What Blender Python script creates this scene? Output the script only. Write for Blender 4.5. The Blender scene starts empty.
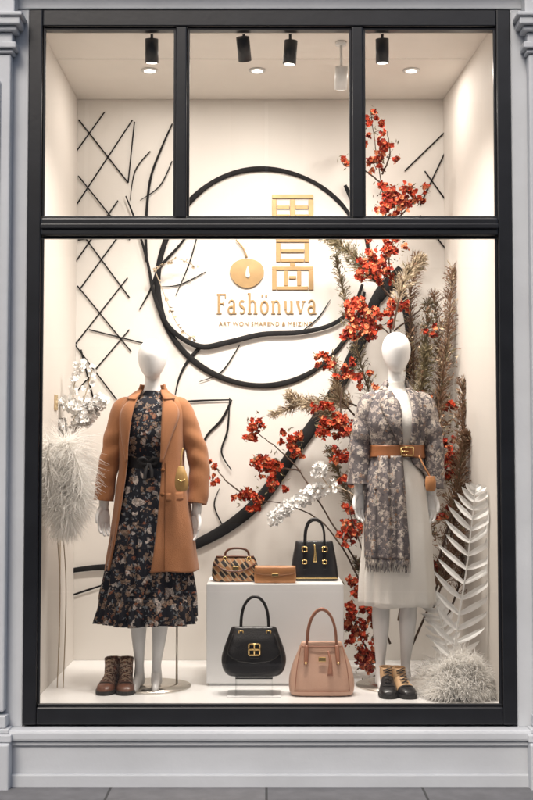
import bpy, math, random
from mathutils import Vector, Matrix, noise
random.seed(7)
R=random.uniform
SC=bpy.context.scene
SC.view_settings.view_transform='Standard'; SC.view_settings.look='None'; SC.view_settings.exposure=0

# ------------------------------------------------------------------ helpers
def link(o):
    SC.collection.objects.link(o); return o
def mesh_obj(name,verts,faces,mats=None,smooth=True,midx=None):
    me=bpy.data.meshes.new(name); me.from_pydata([tuple(v) for v in verts],[],faces); me.update()
    if mats is not None:
        if not isinstance(mats,(list,tuple)): mats=[mats]
        for m in mats: me.materials.append(m)
    if midx: me.polygons.foreach_set('material_index',midx)
    if smooth: me.polygons.foreach_set('use_smooth',[True]*len(me.polygons))
    o=bpy.data.objects.new(name,me); return link(o)
def grp(name,parts):
    e=bpy.data.objects.new(name,None); e.empty_display_size=.1; link(e)
    for p in parts: p.parent=e
    return e
def bevel(o,w=.004,seg=2):
    m=o.modifiers.new('bv','BEVEL'); m.width=w; m.segments=seg; m.limit_method='ANGLE'; return o
def box(name,x0,x1,y0,y1,z0,z1,mat,bv=0):
    v=[(x0,y0,z0),(x1,y0,z0),(x1,y1,z0),(x0,y1,z0),(x0,y0,z1),(x1,y0,z1),(x1,y1,z1),(x0,y1,z1)]
    f=[(0,3,2,1),(4,5,6,7),(0,1,5,4),(1,2,6,5),(2,3,7,6),(3,0,4,7)]
    o=mesh_obj(name,v,f,mat,smooth=False)
    if bv: bevel(o,bv)
    return o
def cr(pts,n=8):
    """catmull-rom resample of tuples of any length"""
    P=[tuple(p) for p in pts]; P=[P[0]]+P+[P[-1]]; out=[]
    for i in range(1,len(P)-2):
        for k in range(n):
            t=k/n; a,b,c,d=P[i-1],P[i],P[i+1],P[i+2]
            out.append(tuple(.5*((2*b[j])+(-a[j]+c[j])*t+(2*a[j]-5*b[j]+4*c[j]-d[j])*t*t+(-a[j]+3*b[j]-3*c[j]+d[j])*t**3) for j in range(len(b))))
    out.append(P[-2]); return out
def tube_data(path,rad,n=8,flat=1.0,V=None,F=None):
    V=[] if V is None else V; F=[] if F is None else F
    pts=[Vector(p) for p in path]
    if not isinstance(rad,(list,tuple)): rad=[rad]*len(pts)
    base=len(V); up=None
    for i,p in enumerate(pts):
        t=(pts[min(i+1,len(pts)-1)]-pts[max(i-1,0)])
        t=t.normalized() if t.length>1e-9 else Vector((0,0,1))
        if up is None:
            a=Vector((0,1,0)) if abs(t.y)<.9 else Vector((1,0,0))
            up=(a-t*a.dot(t)).normalized()
        else:
            up=(up-t*up.dot(t)).normalized()
        s=t.cross(up)
        for k in range(n):
            an=2*math.pi*k/n
            V.append(p+(s*math.cos(an)+up*math.sin(an)*flat)*rad[i])
    for i in range(len(pts)-1):
        for k in range(n):
            a=base+i*n+k; b=base+i*n+(k+1)%n
            F.append((a,b,b+n,a+n))
    F.append(tuple(base+k for k in range(n))[::-1]); F.append(tuple(base+(len(pts)-1)*n+k for k in range(n)))
    return V,F
def tube(name,path,rad,mat,n=8,flat=1.0,smooth=4):
    if smooth:
        if not isinstance(rad,(list,tuple)): rad=[rad]*len(path)
        q=cr([tuple(p)+(r,) for p,r in zip(path,rad)],smooth)
        path=[p[:3] for p in q]; rad=[max(p[3],1e-4) for p in q]
    V,F=tube_data(path,rad,n,flat); return mesh_obj(name,V,F,mat)
def ringpt(cx,cy,rx,ry,phi,e):
    s,c=math.sin(phi),math.cos(phi)
    return cx+rx*math.copysign(abs(s)**(2/e),s), cy-ry*math.copysign(abs(c)**(2/e),c)
def loft_data(secs,n=32,e=2.0,V=None,F=None,smooth=5,mod=None):
    """secs: (z,cx,cy,rx,ry)"""
    V=[] if V is None else V; F=[] if F is None else F
    S=cr(secs,smooth) if smooth else secs
    base=len(V)
    for i,(z,cx,cy,rx,ry) in enumerate(S):
        for k in range(n):
            ph=2*math.pi*k/n; m=mod(i/(len(S)-1),ph) if mod else 1
            x,y=ringpt(cx,cy,rx*m,ry*m,ph,e); V.append((x,y,z))
    for i in range(len(S)-1):
        for k in range(n):
            a=base+i*n+k; b=base+i*n+(k+1)%n; F.append((a,b,b+n,a+n))
    F.append(tuple(base+k for k in range(n))[::-1]); F.append(tuple(base+(len(S)-1)*n+k for k in range(n)))
    return V,F
def loft(name,secs,mat,n=32,e=2.0,smooth=5,mod=None):
    V,F=loft_data(secs,n,e,None,None,smooth,mod); return mesh_obj(name,V,F,mat)

# ------------------------------------------------------------------ materials
def nt(name):
    m=bpy.data.materials.new(name); m.use_nodes=True; t=m.node_tree
    return m,t,t.nodes['Principled BSDF']
def mat(name,col,rough=.5,metal=0,var=.12,vs=6,bump=0,bs=80,spec=.5,coat=0,sheen=0):
    m,t,b=nt(name); N=t.nodes; L=t.links
    tc=N.new('ShaderNodeTexCoord'); no=N.new('ShaderNodeTexNoise'); no.inputs['Scale'].default_value=vs; no.inputs['Detail'].default_value=3
    L.new(tc.outputs['Object'],no.inputs['Vector'])
    r=N.new('ShaderNodeValToRGB'); L.new(no.outputs['Fac'],r.inputs[0])
    r.color_ramp.elements[0].position=.3; r.color_ramp.elements[1].position=.7
    r.color_ramp.elements[0].color=tuple(c*(1-var) for c in col)+(1,); r.color_ramp.elements[1].color=tuple(min(1,c*(1+var)) for c in col)+(1,)
    L.new(r.outputs[0],b.inputs['Base Color'])
    b.inputs['Roughness'].default_value=rough; b.inputs['Metallic'].default_value=metal
    b.inputs['Specular IOR Level'].default_value=spec
    b.inputs['Coat Weight'].default_value=coat; b.inputs['Sheen Weight'].default_value=sheen
    if bump:
        n2=N.new('ShaderNodeTexNoise'); n2.inputs['Scale'].default_value=bs; n2.inputs['Detail'].default_value=2
        L.new(tc.outputs['Object'],n2.inputs['Vector'])
        bp=N.new('ShaderNodeBump'); bp.inputs['Strength'].default_value=bump; bp.inputs['Distance'].default_value=.01
        L.new(n2.outputs['Fac'],bp.inputs['Height']); L.new(bp.outputs[0],b.inputs['Normal'])
    return m
def floral(name,base,cols,rough=.75):
    """printed fabric: distorted voronoi blossoms in several colours on a ground colour"""
    m,t,b=nt(name); N=t.nodes; L=t.links
    tc=N.new('ShaderNodeTexCoord'); cur=None
    def rgb(c):
        n=N.new('ShaderNodeRGB'); n.outputs[0].default_value=tuple(c)+(1,); return n.outputs[0]
    cur=rgb(base)
    for i,(sc,col,th) in enumerate(cols):
        mp=N.new('ShaderNodeMapping'); mp.inputs['Location'].default_value=(i*3.7,i*1.9,i*5.1); L.new(tc.outputs['Object'],mp.inputs[0])
        nz=N.new('ShaderNodeTexNoise'); nz.inputs['Scale'].default_value=sc*1.6; nz.inputs['Detail'].default_value=2; L.new(mp.outputs[0],nz.inputs['Vector'])
        sub=N.new('ShaderNodeVectorMath'); sub.operation='SCALE'; sub.inputs['Scale'].default_value=1.6/sc; L.new(nz.outputs['Color'],sub.inputs[0])
        ad=N.new('ShaderNodeVectorMath'); L.new(mp.outputs[0],ad.inputs[0]); L.new(sub.outputs[0],ad.inputs[1])
        v=N.new('ShaderNodeTexVoronoi'); v.inputs['Scale'].default_value=sc; L.new(ad.outputs[0],v.inputs['Vector'])
        r=N.new('ShaderNodeValToRGB'); r.color_ramp.elements[0].position=th; r.color_ramp.elements[0].color=(1,1,1,1)
        r.color_ramp.elements[1].position=th+.04; r.color_ramp.elements[1].color=(0,0,0,1); L.new(v.outputs['Distance'],r.inputs[0])
        n3=N.new('ShaderNodeTexNoise'); n3.inputs['Scale'].default_value=sc*5; n3.inputs['Detail'].default_value=1; L.new(ad.outputs[0],n3.inputs['Vector'])
        r3=N.new('ShaderNodeValToRGB'); r3.color_ramp.elements[0].position=.4; r3.color_ramp.elements[0].color=(.35,.35,.35,1); r3.color_ramp.elements[1].position=.6; r3.color_ramp.elements[1].color=(1,1,1,1); L.new(n3.outputs['Fac'],r3.inputs[0])
        mu=N.new('ShaderNodeMath'); mu.operation='MULTIPLY'; L.new(r.outputs[0],mu.inputs[0]); L.new(r3.outputs[0],mu.inputs[1])
        mx=N.new('ShaderNodeMix'); mx.data_type='RGBA'; L.new(mu.outputs[0],mx.inputs['Factor']); L.new(cur,mx.inputs['A']); mx.inputs['B'].default_value=tuple(col)+(1,)
        cur=mx.outputs['Result']
    L.new(cur,b.inputs['Base Color']); b.inputs['Roughness'].default_value=rough; b.inputs['Specular IOR Level'].default_value=.25
    return m

M={}
M['paint']=mat('painted_render',(.57,.59,.615),.55,var=.07,vs=2.5,bump=.16,bs=25)
M['black']=mat('black_frame_paint',(.012,.013,.016),.32,var=.2,vs=8,bump=.03,bs=40)
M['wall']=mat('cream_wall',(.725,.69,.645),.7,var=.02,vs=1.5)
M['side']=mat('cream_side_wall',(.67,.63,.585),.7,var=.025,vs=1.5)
M['ceil']=mat('ceiling_paint',(.73,.69,.64),.7,var=.02)
M['floor']=mat('white_display_floor',(.88,.87,.86),.22,var=.02,vs=2)
M['plinth']=mat('white_plinth_lacquer',(.87,.87,.87),.35,var=.01)
M['rod']=mat('black_branch_paint',(.014,.013,.013),.8,var=.3,vs=10,spec=.2)
M['gold']=mat('brushed_gold',(.42,.27,.125),.45,metal=.4,var=.1,vs=14)
M['brass']=mat('brass_hardware',(.80,.58,.26),.25,metal=1,var=.08)
M['manq']=mat('white_mannequin',(.86,.855,.85),.38,var=.01,vs=3)
M['camel']=mat('camel_wool',(.36,.155,.068),.85,var=.10,vs=7,bump=.25,bs=240,sheen=.2,spec=.2)
M['camel_d']=mat('camel_wool_seam',(.20,.08,.03),.9,var=.1,spec=.2)
M['floral']=floral('dark_floral_print',(.012,.013,.02),[(26,(.30,.20,.14),.36),(15,(.56,.48,.43),.30),(21,(.28,.10,.05),.20),(34,(.20,.22,.24),.26)])
M['paisley']=floral('grey_paisley_knit',(.14,.122,.125),[(30,(.44,.38,.34),.42),(18,(.60,.53,.46),.34),(44,(.06,.06,.075),.30),(24,(.30,.17,.10),.18)])
M['cream']=mat('cream_fabric',(.86,.83,.78),.8,var=.03,vs=5,bump=.15,bs=140,sheen=.2,spec=.2)
M['blackfab']=mat('black_fabric',(.015,.014,.016),.7)
M['tanbelt']=mat('tan_leather',(.34,.13,.05),.4,var=.15,vs=12,bump=.1,bs=120)
M['tan2']=mat('caramel_leather',(.46,.21,.085),.4,var=.12,vs=10,bump=.12,bs=140)
M['mustard']=mat('mustard_leather',(.45,.27,.09),.45,var=.12)
M['bblack']=mat('black_leather',(.014,.013,.014),.33,var=.2,vs=12,bump=.12,bs=160)
M['pink']=mat('blush_leather',(.60,.37,.27),.42,var=.06,vs=8,bump=.10,bs=170)
M['pink_d']=mat('blush_leather_trim',(.36,.16,.10),.42,var=.1)
M['brown']=mat('brown_leather',(.13,.05,.028),.35,var=.25,vs=14,bump=.1,bs=90)
M['bootpat']=floral('patterned_boot_leather',(.12,.055,.035),[(70,(.55,.40,.29),.42),(95,(.03,.02,.02),.34),(60,(.30,.09,.05),.22)],.45)
M['tanshoe']=mat('tan_suede',(.58,.37,.20),.6,var=.12)
M['sole']=mat('rubber_sole',(.02,.018,.017),.6)
M['lace']=mat('shoe_lace',(.04,.03,.025),.8)
M['lace2']=mat('pale_shoe_lace',(.45,.32,.22),.8)
M['lamp']=mat('lamp_housing',(.02,.02,.02),.4)
M['lampw']=mat('lamp_housing_white',(.75,.74,.72),.4)
M['steel']=mat('satin_steel',(.7,.66,.6),.25,metal=1)
m,t,b=nt('patchwork_leather'); N=t.nodes;L=t.links
tc=N.new('ShaderNodeTexCoord'); mp=N.new('ShaderNodeMapping'); mp.inputs['Rotation'].default_value=(0,math.radians(38),0); mp.inputs['Scale'].default_value=(1,0,1); L.new(tc.outputs['Object'],mp.inputs[0])
ck=N.new('ShaderNodeTexChecker'); ck.inputs['Scale'].default_value=27; ck.inputs['Color1'].default_value=(.02,.014,.012,1); ck.inputs['Color2'].default_value=(.36,.17,.07,1); L.new(mp.outputs[0],ck.inputs[0])
wv=N.new('ShaderNodeTexWave'); wv.inputs['Scale'].default_value=14; wv.inputs['Distortion'].default_value=2; L.new(mp.outputs[0],wv.inputs[0])
r=N.new('ShaderNodeValToRGB'); r.color_ramp.elements[0].position=.78; r.color_ramp.elements[1].position=.85; L.new(wv.outputs['Fac'],r.inputs[0])
mx=N.new('ShaderNodeMix'); mx.data_type='RGBA'; L.new(r.outputs[0],mx.inputs['Factor']); L.new(ck.outputs[0],mx.inputs['A']); mx.inputs['B'].default_value=(.42,.30,.18,1); L.new(mx.outputs['Result'],b.inputs['Base Color']); b.inputs['Roughness'].default_value=.45
M['patch']=m
m,t,b=nt('paving_stone'); N=t.nodes;L=t.links
tc=N.new('ShaderNodeTexCoord'); br=N.new('ShaderNodeTexBrick'); br.inputs['Scale'].default_value=1; br.inputs['Brick Width'].default_value=.7; br.inputs['Row Height'].default_value=.45; br.inputs['Mortar Size'].default_value=.006
br.inputs['Color1'].default_value=(.19,.19,.20,1); br.inputs['Color2'].default_value=(.24,.235,.24,1); br.inputs['Mortar'].default_value=(.07,.07,.07,1); L.new(tc.outputs['Object'],br.inputs[0])
nz=N.new('ShaderNodeTexNoise'); nz.inputs['Scale'].default_value=14; nz.inputs['Detail'].default_value=8; L.new(tc.outputs['Object'],nz.inputs[0])
mx=N.new('ShaderNodeMix'); mx.data_type='RGBA'; mx.blend_type='MULTIPLY'; mx.inputs['Factor'].default_value=.5; L.new(br.outputs[0],mx.inputs['A']); L.new(nz.outputs['Fac'],mx.inputs['B']); L.new(mx.outputs['Result'],b.inputs['Base Color']); b.inputs['Roughness'].default_value=.75
M['pave']=m
M['asphalt']=mat('asphalt',(.05,.05,.052),.85,var=.3,vs=30,bump=.4,bs=90)
M['kerb']=mat('granite_kerb',(.28,.28,.29),.75,var=.15,vs=20)
M['stone']=mat('opposite_stone',(.40,.38,.36),.8,var=.15,vs=1.5)
M['dkglass']=mat('dark_window',(.03,.035,.045),.1)
M['line']=mat('road_paint',(.7,.7,.68),.7)
m=bpy.data.materials.new('shop_glass'); m.use_nodes=True; t=m.node_tree; t.nodes.clear(); N=t.nodes;L=t.links
o=N.new('ShaderNodeOutputMaterial'); a=N.new('ShaderNodeBsdfTransparent'); a.inputs[0].default_value=(.985,.99,.985,1); g=N.new('ShaderNodeBsdfGlossy'); g.inputs['Roughness'].default_value=0; fr=N.new('ShaderNodeFresnel'); fr.inputs[0].default_value=1.6; mi=N.new('ShaderNodeMixShader')
L.new(fr.outputs[0],mi.inputs[0]); L.new(a.outputs[0],mi.inputs[1]); L.new(g.outputs[0],mi.inputs[2]); L.new(mi.outputs[0],o.inputs[0]); M['glass']=m
m=m.copy(); m.name='clear_acrylic'; M['acryl']=m
def emis(name,col,st):
    m=bpy.data.materials.new(name); m.use_nodes=True; b=m.node_tree.nodes['Principled BSDF']; b.inputs['Emission Color'].default_value=tuple(col)+(1,); b.inputs['Emission Strength'].default_value=st
    try: m.cycles.emission_sampling='NONE'
    except Exception: pass
    return m
M['bulb']=emis('lit_lamp_lens',(1,.93,.82),4)
def leafm(name,col,var=.3,vs=25,tr=0):
    m=mat(name,col,.8,var=var,vs=vs,spec=.1); t=m.node_tree; N=t.nodes;L=t.links
    if tr:
        b=N['Principled BSDF']; out=N['Material Output']; tl=N.new('ShaderNodeBsdfTranslucent'); mi=N.new('ShaderNodeMixShader'); mi.inputs[0].default_value=tr
        src=b.inputs['Base Color'].links[0].from_socket; L.new(src,tl.inputs[0]); L.new(b.outputs[0],mi.inputs[1]); L.new(tl.outputs[0],mi.inputs[2]); L.new(mi.outputs[0],out.inputs[0])
    return m
M['red']=leafm('red_petals',(.48,.06,.028)); M['orange']=leafm('orange_petals',(.58,.19,.09)); M['dred']=leafm('dark_red_petals',(.22,.026,.02))
M['olive']=leafm('dried_olive_foliage',(.17,.14,.08)); M['brownleaf']=leafm('dried_brown_foliage',(.21,.125,.08)); M['tanleaf']=leafm('dried_tan_grass',(.46,.37,.26))
M['white']=leafm('bleached_plume',(.96,.945,.92),var=.02,tr=.5); M['whiteleaf']=leafm('white_painted_leaf',(.90,.89,.87),var=.04,tr=0)
M['twig']=mat('twig_bark',(.07,.04,.025),.8,var=.3,vs=20)
M['paletwig']=mat('pale_twig',(.45,.36,.26),.8)

# ------------------------------------------------------------------ street & building
GZ=-.330
parts=[]
F0=-.02
parts.append(box('pier_left',-3.2,-1.118,F0,.30,GZ+.25,3.262,M['paint'],.006))
parts.append(box('pier_right',1.148,3.2,F0,.30,GZ+.25,3.262,M['paint'],.006))
parts.append(box('header',-3.2,3.2,F0-.003,.30,3.264,4.6,M['paint'],.006))
parts.append(box('stall_riser',-3.2,3.2,F0-.05,.30,GZ-.2,-.13,M['paint'],.008))
parts.append(box('sill_moulding',-1.17,1.20,F0-.085,.02,-.127,-.078,M['paint'],.012))
parts.append(box('sill_fillet',-1.16,1.19,F0-.066,.02,-.15,-.1285,M['paint'],.006))
parts.append(box('cornice_moulding',-3.2,3.2,F0-.13,F0-.005,3.40,3.47,M['paint'],.01))
parts.append(box('fascia',-3.2,3.2,F0-.09,F0-.005,3.50,3.95,M['paint'],.01))
parts.append(box('upper_storey',-3.2,3.2,-.012,.3,4.602,6.4,M['paint'],.01))
for sx,nm in((-1,'left'),(1,'right')):
    c=-1.335 if sx<0 else 1.365; hw=.165
    parts.append(box('pilaster_shaft_'+nm,c-hw+.02,c+hw-.02,F0-.06,F0-.004,.0,3.03,M['paint'],.008))
    parts.append(box('pilaster_panel_'+nm,c-hw+.065,c+hw-.065,F0-.072,F0-.062,.22,2.9,M['paint'],.006))
    z=3.03
    for i,(h,p) in enumerate(((.018,.012),(.03,.028),(.05,.006),(.022,.03),(.035,.05),(.02,.062))):
        parts.append(box('capital_%d_%s'%(i,nm),c-hw+.02-p,c+hw-.02+p,F0-.06-p,F0-.005,z+.001,z+h,M['paint'],.005)); z+=h+.001
    parts.append(box('pilaster_block_'+nm,c-hw,c+hw,F0-.085,F0-.005,3.208,3.398,M['paint'],.006))
    z=-.128
    for i,(h,p) in enumerate(((.035,.045),(.02,.03),(.055,.012))):
        parts.append(box('pilaster_base_%d_%s'%(i,nm),c-hw+.02-p,c+hw-.02+p,F0-.06-p,F0-.005,z+.001,z+h,M['paint'],.005)); z+=h+.001
    parts.append(box('pedestal_'+nm,c-hw-.02,c+hw+.02,F0-.13,F0-.052,GZ-.1,-.129,M['paint'],.008))
parts.append(box('base_course',-3.2,3.2,F0-.075,F0-.0515,GZ-.1,GZ+.055,M['paint'],.006))
parts.append(box('display_floor',-1.3,1.3,.062,1.5,-.12,0,M['floor']))
parts.append(box('display_back_wall',-1.3,1.3,1.30,1.45,.001,3.239,M['wall']))
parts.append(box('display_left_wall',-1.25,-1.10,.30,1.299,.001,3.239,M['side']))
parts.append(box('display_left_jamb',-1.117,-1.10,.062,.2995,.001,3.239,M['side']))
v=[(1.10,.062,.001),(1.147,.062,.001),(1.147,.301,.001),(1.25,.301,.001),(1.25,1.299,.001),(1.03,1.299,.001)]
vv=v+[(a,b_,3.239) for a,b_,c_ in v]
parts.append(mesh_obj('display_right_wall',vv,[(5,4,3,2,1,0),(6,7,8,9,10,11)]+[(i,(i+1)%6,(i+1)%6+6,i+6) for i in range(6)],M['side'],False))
parts.append(box('display_ceiling',-1.3,1.3,.062,1.5,3.24,3.32,M['ceil']))
parts.append(box('head_lining',-1.117,1.147,.062,.075,3.18,3.2395,M['ceil']))
parts.append(box('ceiling_panel_joint',-1.09,1.05,.60,.604,3.2385,3.2397,M['camel_d']))
Y0,Y1=-.035,.06
fp=[]
fp.append(box('frame_left',-1.116,-1.052,Y0,Y1,-.068,3.258,M['black'],.006))
fp.append(box('frame_right',1.080,1.146,Y0,Y1,-.068,3.258,M['black'],.006))
fp.append(box('frame_top',-1.0515,1.0795,Y0+.001,Y1,3.178,3.257,M['black'],.006))
fp.append(box('frame_bottom',-1.0515,1.0795,Y0+.001,Y1,-.067,.012,M['black'],.006))
fp.append(box('transom',-1.0515,1.0795,Y0-.006,Y1,2.185,2.268,M['black'],.008))
fp.append(box('transom_bead',-1.0515,1.0795,Y0-.016,Y0-.0065,2.215,2.238,M['black'],.004))
fp.append(box('mullion_left',-.425,-.374,Y0+.002,Y1,2.2685,3.1775,M['black'],.006))
fp.append(box('mullion_right',.402,.453,Y0+.002,Y1,2.2685,3.1775,M['black'],.006))
for x0,x1,z0,z1 in((-1.052,1.08,.012,2.185),(-1.052,-.425,2.268,3.178),(-.374,.402,2.268,3.178),(.453,1.08,2.268,3.178)):
    b_=.012
    fp.append(box('bead_b',x0+.001,x1-.001,Y0+.018,Y0+.034,z0+.0005,z0+b_,M['black'],.002)); fp.append(box('bead_t',x0+.001,x1-.001,Y0+.018,Y0+.034,z1-b_,z1-.0005,M['black'],.002))
    fp.append(box('bead_l',x0+.0005,x0+b_,Y0+.0185,Y0+.0335,z0+b_,z1-b_,M['black'],.002)); fp.append(box('bead_r',x1-b_,x1-.0005,Y0+.0185,Y0+.0335,z0+b_,z1-b_,M['black'],.002))
    fp.append(mesh_obj('glass_pane',[(x0,.01,z0),(x1,.01,z0),(x1,.01,z1),(x0,.01,z1)],[(0,1,2,3)],M['glass'],False))
grp('shop_window',fp)
parts.append(box('brass_wall_plate',-1.0995,-1.094,.62,.70,1.40,1.48,M['brass'],.002))
grp('shop_building',parts)
box('pavement',-60,60,-3.0,1.0,GZ-.15,GZ,M['pave'])
kb=[box('kerb_stone',-60,60,-3.15,-3.001,GZ-.30,GZ-.004,M['kerb'],.015)]
grp('kerb',kb)
mesh_obj('ground',[(-400,-400,GZ-.135),(400,-400,GZ-.135),(400,400,GZ-.135),(-400,400,GZ-.135)],[(0,1,2,3)],M['asphalt'],False)
mesh_obj('road',[(-200,-9.3,GZ-.131),(200,-9.3,GZ-.131),(200,-3.1,GZ-.131),(-200,-3.1,GZ-.131)],[(0,1,2,3)],M['asphalt'],False)
mesh_obj('road_marking',[(-200,-8.9,GZ-.127),(200,-8.9,GZ-.127),(200,-8.8,GZ-.127),(-200,-8.8,GZ-.127)],[(0,1,2,3)],M['line'],False)
box('pavement',-60,60,-14,-9.4,GZ-.3,GZ-.01,M['pave'])
op=[box('walls',-30,30,-20,-14,GZ,8.0,M['stone']),box('cornice',-30,30,-14.4,-13.99,7.7,8.3,M['stone'],.05),box('string_course',-30,30,-14.15,-13.995,3.4,3.7,M['stone'],.03)]
for i in range(-9,10):
    x=i*3.0
    op.append(box('shopfront',x-1.2,x+1.2,-14.02,-13.98,.1,3.0,M['dkglass'])); op.append(box('window',x-.6,x+.6,-14.03,-13.98,4.5,7.1,M['dkglass'])); op.append(box('window_bar',x-.03,x+.03,-14.0,-13.95,4.5,7.1,M['plinth'])); op.append(box('sill',x-.75,x+.75,-14.02,-13.85,4.3,4.45,M['stone']))
grp('opposite_building',op)

# ------------------------------------------------------------------ back wall artwork (drawing grid: 173.9 units per metre)
def W(u,v,off=.03): return ((u-266.5)/173.9*1.008,1.30-off,1.144+(459-v)/173.9*1.006)
def wtube(name,pts,r,off=.03,n=8):
    rr=list(r) if isinstance(r,(list,tuple)) else r
    return tube(name,[W(u,v,off*.35) for u,v in pts],rr,M['rod'],n,.28,6)
art=[]
ring=[(262+104*math.cos(a)*(1-.03*math.sin(2*a)),277+109*math.sin(a)) for a in [math.radians(-32-10*k) for k in range(0,33)]]
art.append(wtube('ring',ring,[.009+.008*math.sin(math.pi*i/32)**.6+.0015*math.sin(i*1.3) for i in range(33)]))
art.append(wtube('trunk',[(66,570),(95,566),(135,563),(180,550),(225,528),(262,497),(295,450),(330,400),(358,345),(378,295),(400,268)],[.013,.016,.020,.026,.032,.036,.036,.036,.034,.030,.018],.05,10))
art.append(wtube('trunk_fork',[(378,300),(395,282),(403,300),(408,330),(408,370),(400,410)],[.024,.026,.025,.022,.018,.01],.056))
art.append(wtube('sweep_branch',[(126,196),(136,222),(148,262),(156,300),(172,330),(200,347),(228,343),(262,335),(300,333),(332,325),(352,308),(362,285)],[.004,.006,.008,.010,.013,.016,.016,.015,.014,.013,.011,.009],.07))
art.append(wtube('sweep_branch_2',[(196,222),(180,245),(160,268),(150,292),(140,310)],[.004,.007,.009,.006,.003],.033))
art.append(wtube('sweep_branch_3',[(172,122),(160,150),(150,180),(146,225),(147,262)],[.004,.006,.007,.008,.008],.03))
art.append(wtube('low_branch',[(200,348),(188,362),(180,378),(176,395)],[.012,.009,.006,.003],.03))
art.append(wtube('low_branch_2',[(232,400),(222,420),(206,438),(195,470),(186,492)],[.005,.008,.006,.005,.003],.03))
art.append(wtube('low_branch_3',[(230,398),(228,430),(222,452),(232,470)],[.003,.006,.005,.003],.045))
art.append(wtube('low_branch_4',[(345,185),(352,200),(362,220),(368,250)],[.010,.014,.014,.01],.06))
art.append(wtube('low_branch_5',[(66,596),(90,588),(115,580)],[.004,.006,.003],.03))
art.append(wtube('low_branch_6',[(152,410),(185,402),(232,400)],[.003,.006,.004],.03))
for a in [((206,272),(180,285),(160,287)),((200,225),(190,262),(176,296)),((240,345),(222,372),(200,382)),((172,160),(160,185),(140,200)),((150,150),(135,170),(130,200)),((300,333),(318,318),(330,300)),((225,528),(215,505),(220,488)),((180,550),(165,535),(160,515))]:
    art.append(wtube('twig',a,[.003,.004,.002],.028))
grp('branch_wall_sculpture',art)
lat=[]
def lt(a,b,r=.0040,off=.008): lat.append(tube('bar',[W(*a,off),W(*b,off)],r,M['rod'],6,.6,0))
for a,b in[((76,150),(104,110)),((76,205),(132,118)),((76,262),(118,200)),((80,290),(133,216)),((76,345),(128,278)),((78,392),(130,330)),((76,430),(100,400)),
           ((78,118),(128,182)),((78,175),(130,240)),((76,225),(130,298)),((78,286),(132,352)),((76,345),(118,400)),((128,182),(134,120)),((78,240),(104,236))]: lt(a,b)
lt((76,400),(76,112),.003); lt((90,330),(150,345),.004); lt((82,350),(95,400),.005)
for a,b in[((446,150),(420,205)),((446,200),(425,170)),((446,130),(405,170)),((446,250),(420,215))]: lt(a,b,.004)
lt((445,560),(445,115),.003)
grp('lattice_wall_panel',lat)
sg=[]
def bar(u0,u1,v0,v1,nm='glyph_bar'):
    a=W(u0,v1,.0); b=W(u1,v0,.0); sg.append(box(nm,a[0],b[0],1.290,1.2985,a[2],b[2],M['gold'],.0015))
for q in[(272,313,194,198),(272,276.5,199,218),(308.5,313,199,218),(290,295,199,218),(277,289.5,205,208.5),(295.5,308,205,208.5),(277,289.5,214,218),(295.5,308,214,218),
         (275,310,222,225.5),(291,295,226,234),(270,290.5,229,232),(295.5,314,229,232),
         (276,309,238,242),(276,280.5,243,262),(304.5,309,243,262),(281,304,249,252.5),(281,304,258.5,262),
         (290,295,262.5,266),(272,313,266.5,270),(272,276.5,270.5,290),(308.5,313,270.5,290),(284,288,271,286),(297,301,271,286),(277,308,286.5,290),(289,296,276,279)]: bar(*q)
cx,_,cz=W(247,273,0)
V=[(cx,1.284,cz)];n=40
for k in range(n):
    a=2*math.pi*k/n; rr=.098*(1+.03*math.sin(3*a)); V.append((cx+rr*math.cos(a),1.287,cz+rr*.86*math.sin(a)))
V+= [(x,1.299,z) for x,y,z in V[1:]]
sg.append(mesh_obj('fruit_emblem',V,[(0,1+(k+1)%n,1+k) for k in range(n)]+[(1+k,1+(k+1)%n,1+n+(k+1)%n,1+n+k) for k in range(n)],M['gold'],False))
sg.append(tube('stem',[W(247,258,.016),W(243,248,.016),W(236,240,.016)],[.006,.005,.004],M['gold'],6))
sg.append(loft('pear_inlay',[(cz-.03,cx+.005,1.283,.003,.003),(cz-.02,cx+.005,1.283,.013,.006),(cz+.01,cx+.003,1.283,.009,.005),(cz+.035,cx+.006,1.283,.003,.003)],M['wall'],12))
def arcp(cx_,cy_,rx,ry,a0,a1,n=10): return [(cx_+rx*math.cos(math.radians(a0+(a1-a0)*i/n)),cy_+ry*math.sin(math.radians(a0+(a1-a0)*i/n))) for i in range(n+1)]
T=.17; th=.06
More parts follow.
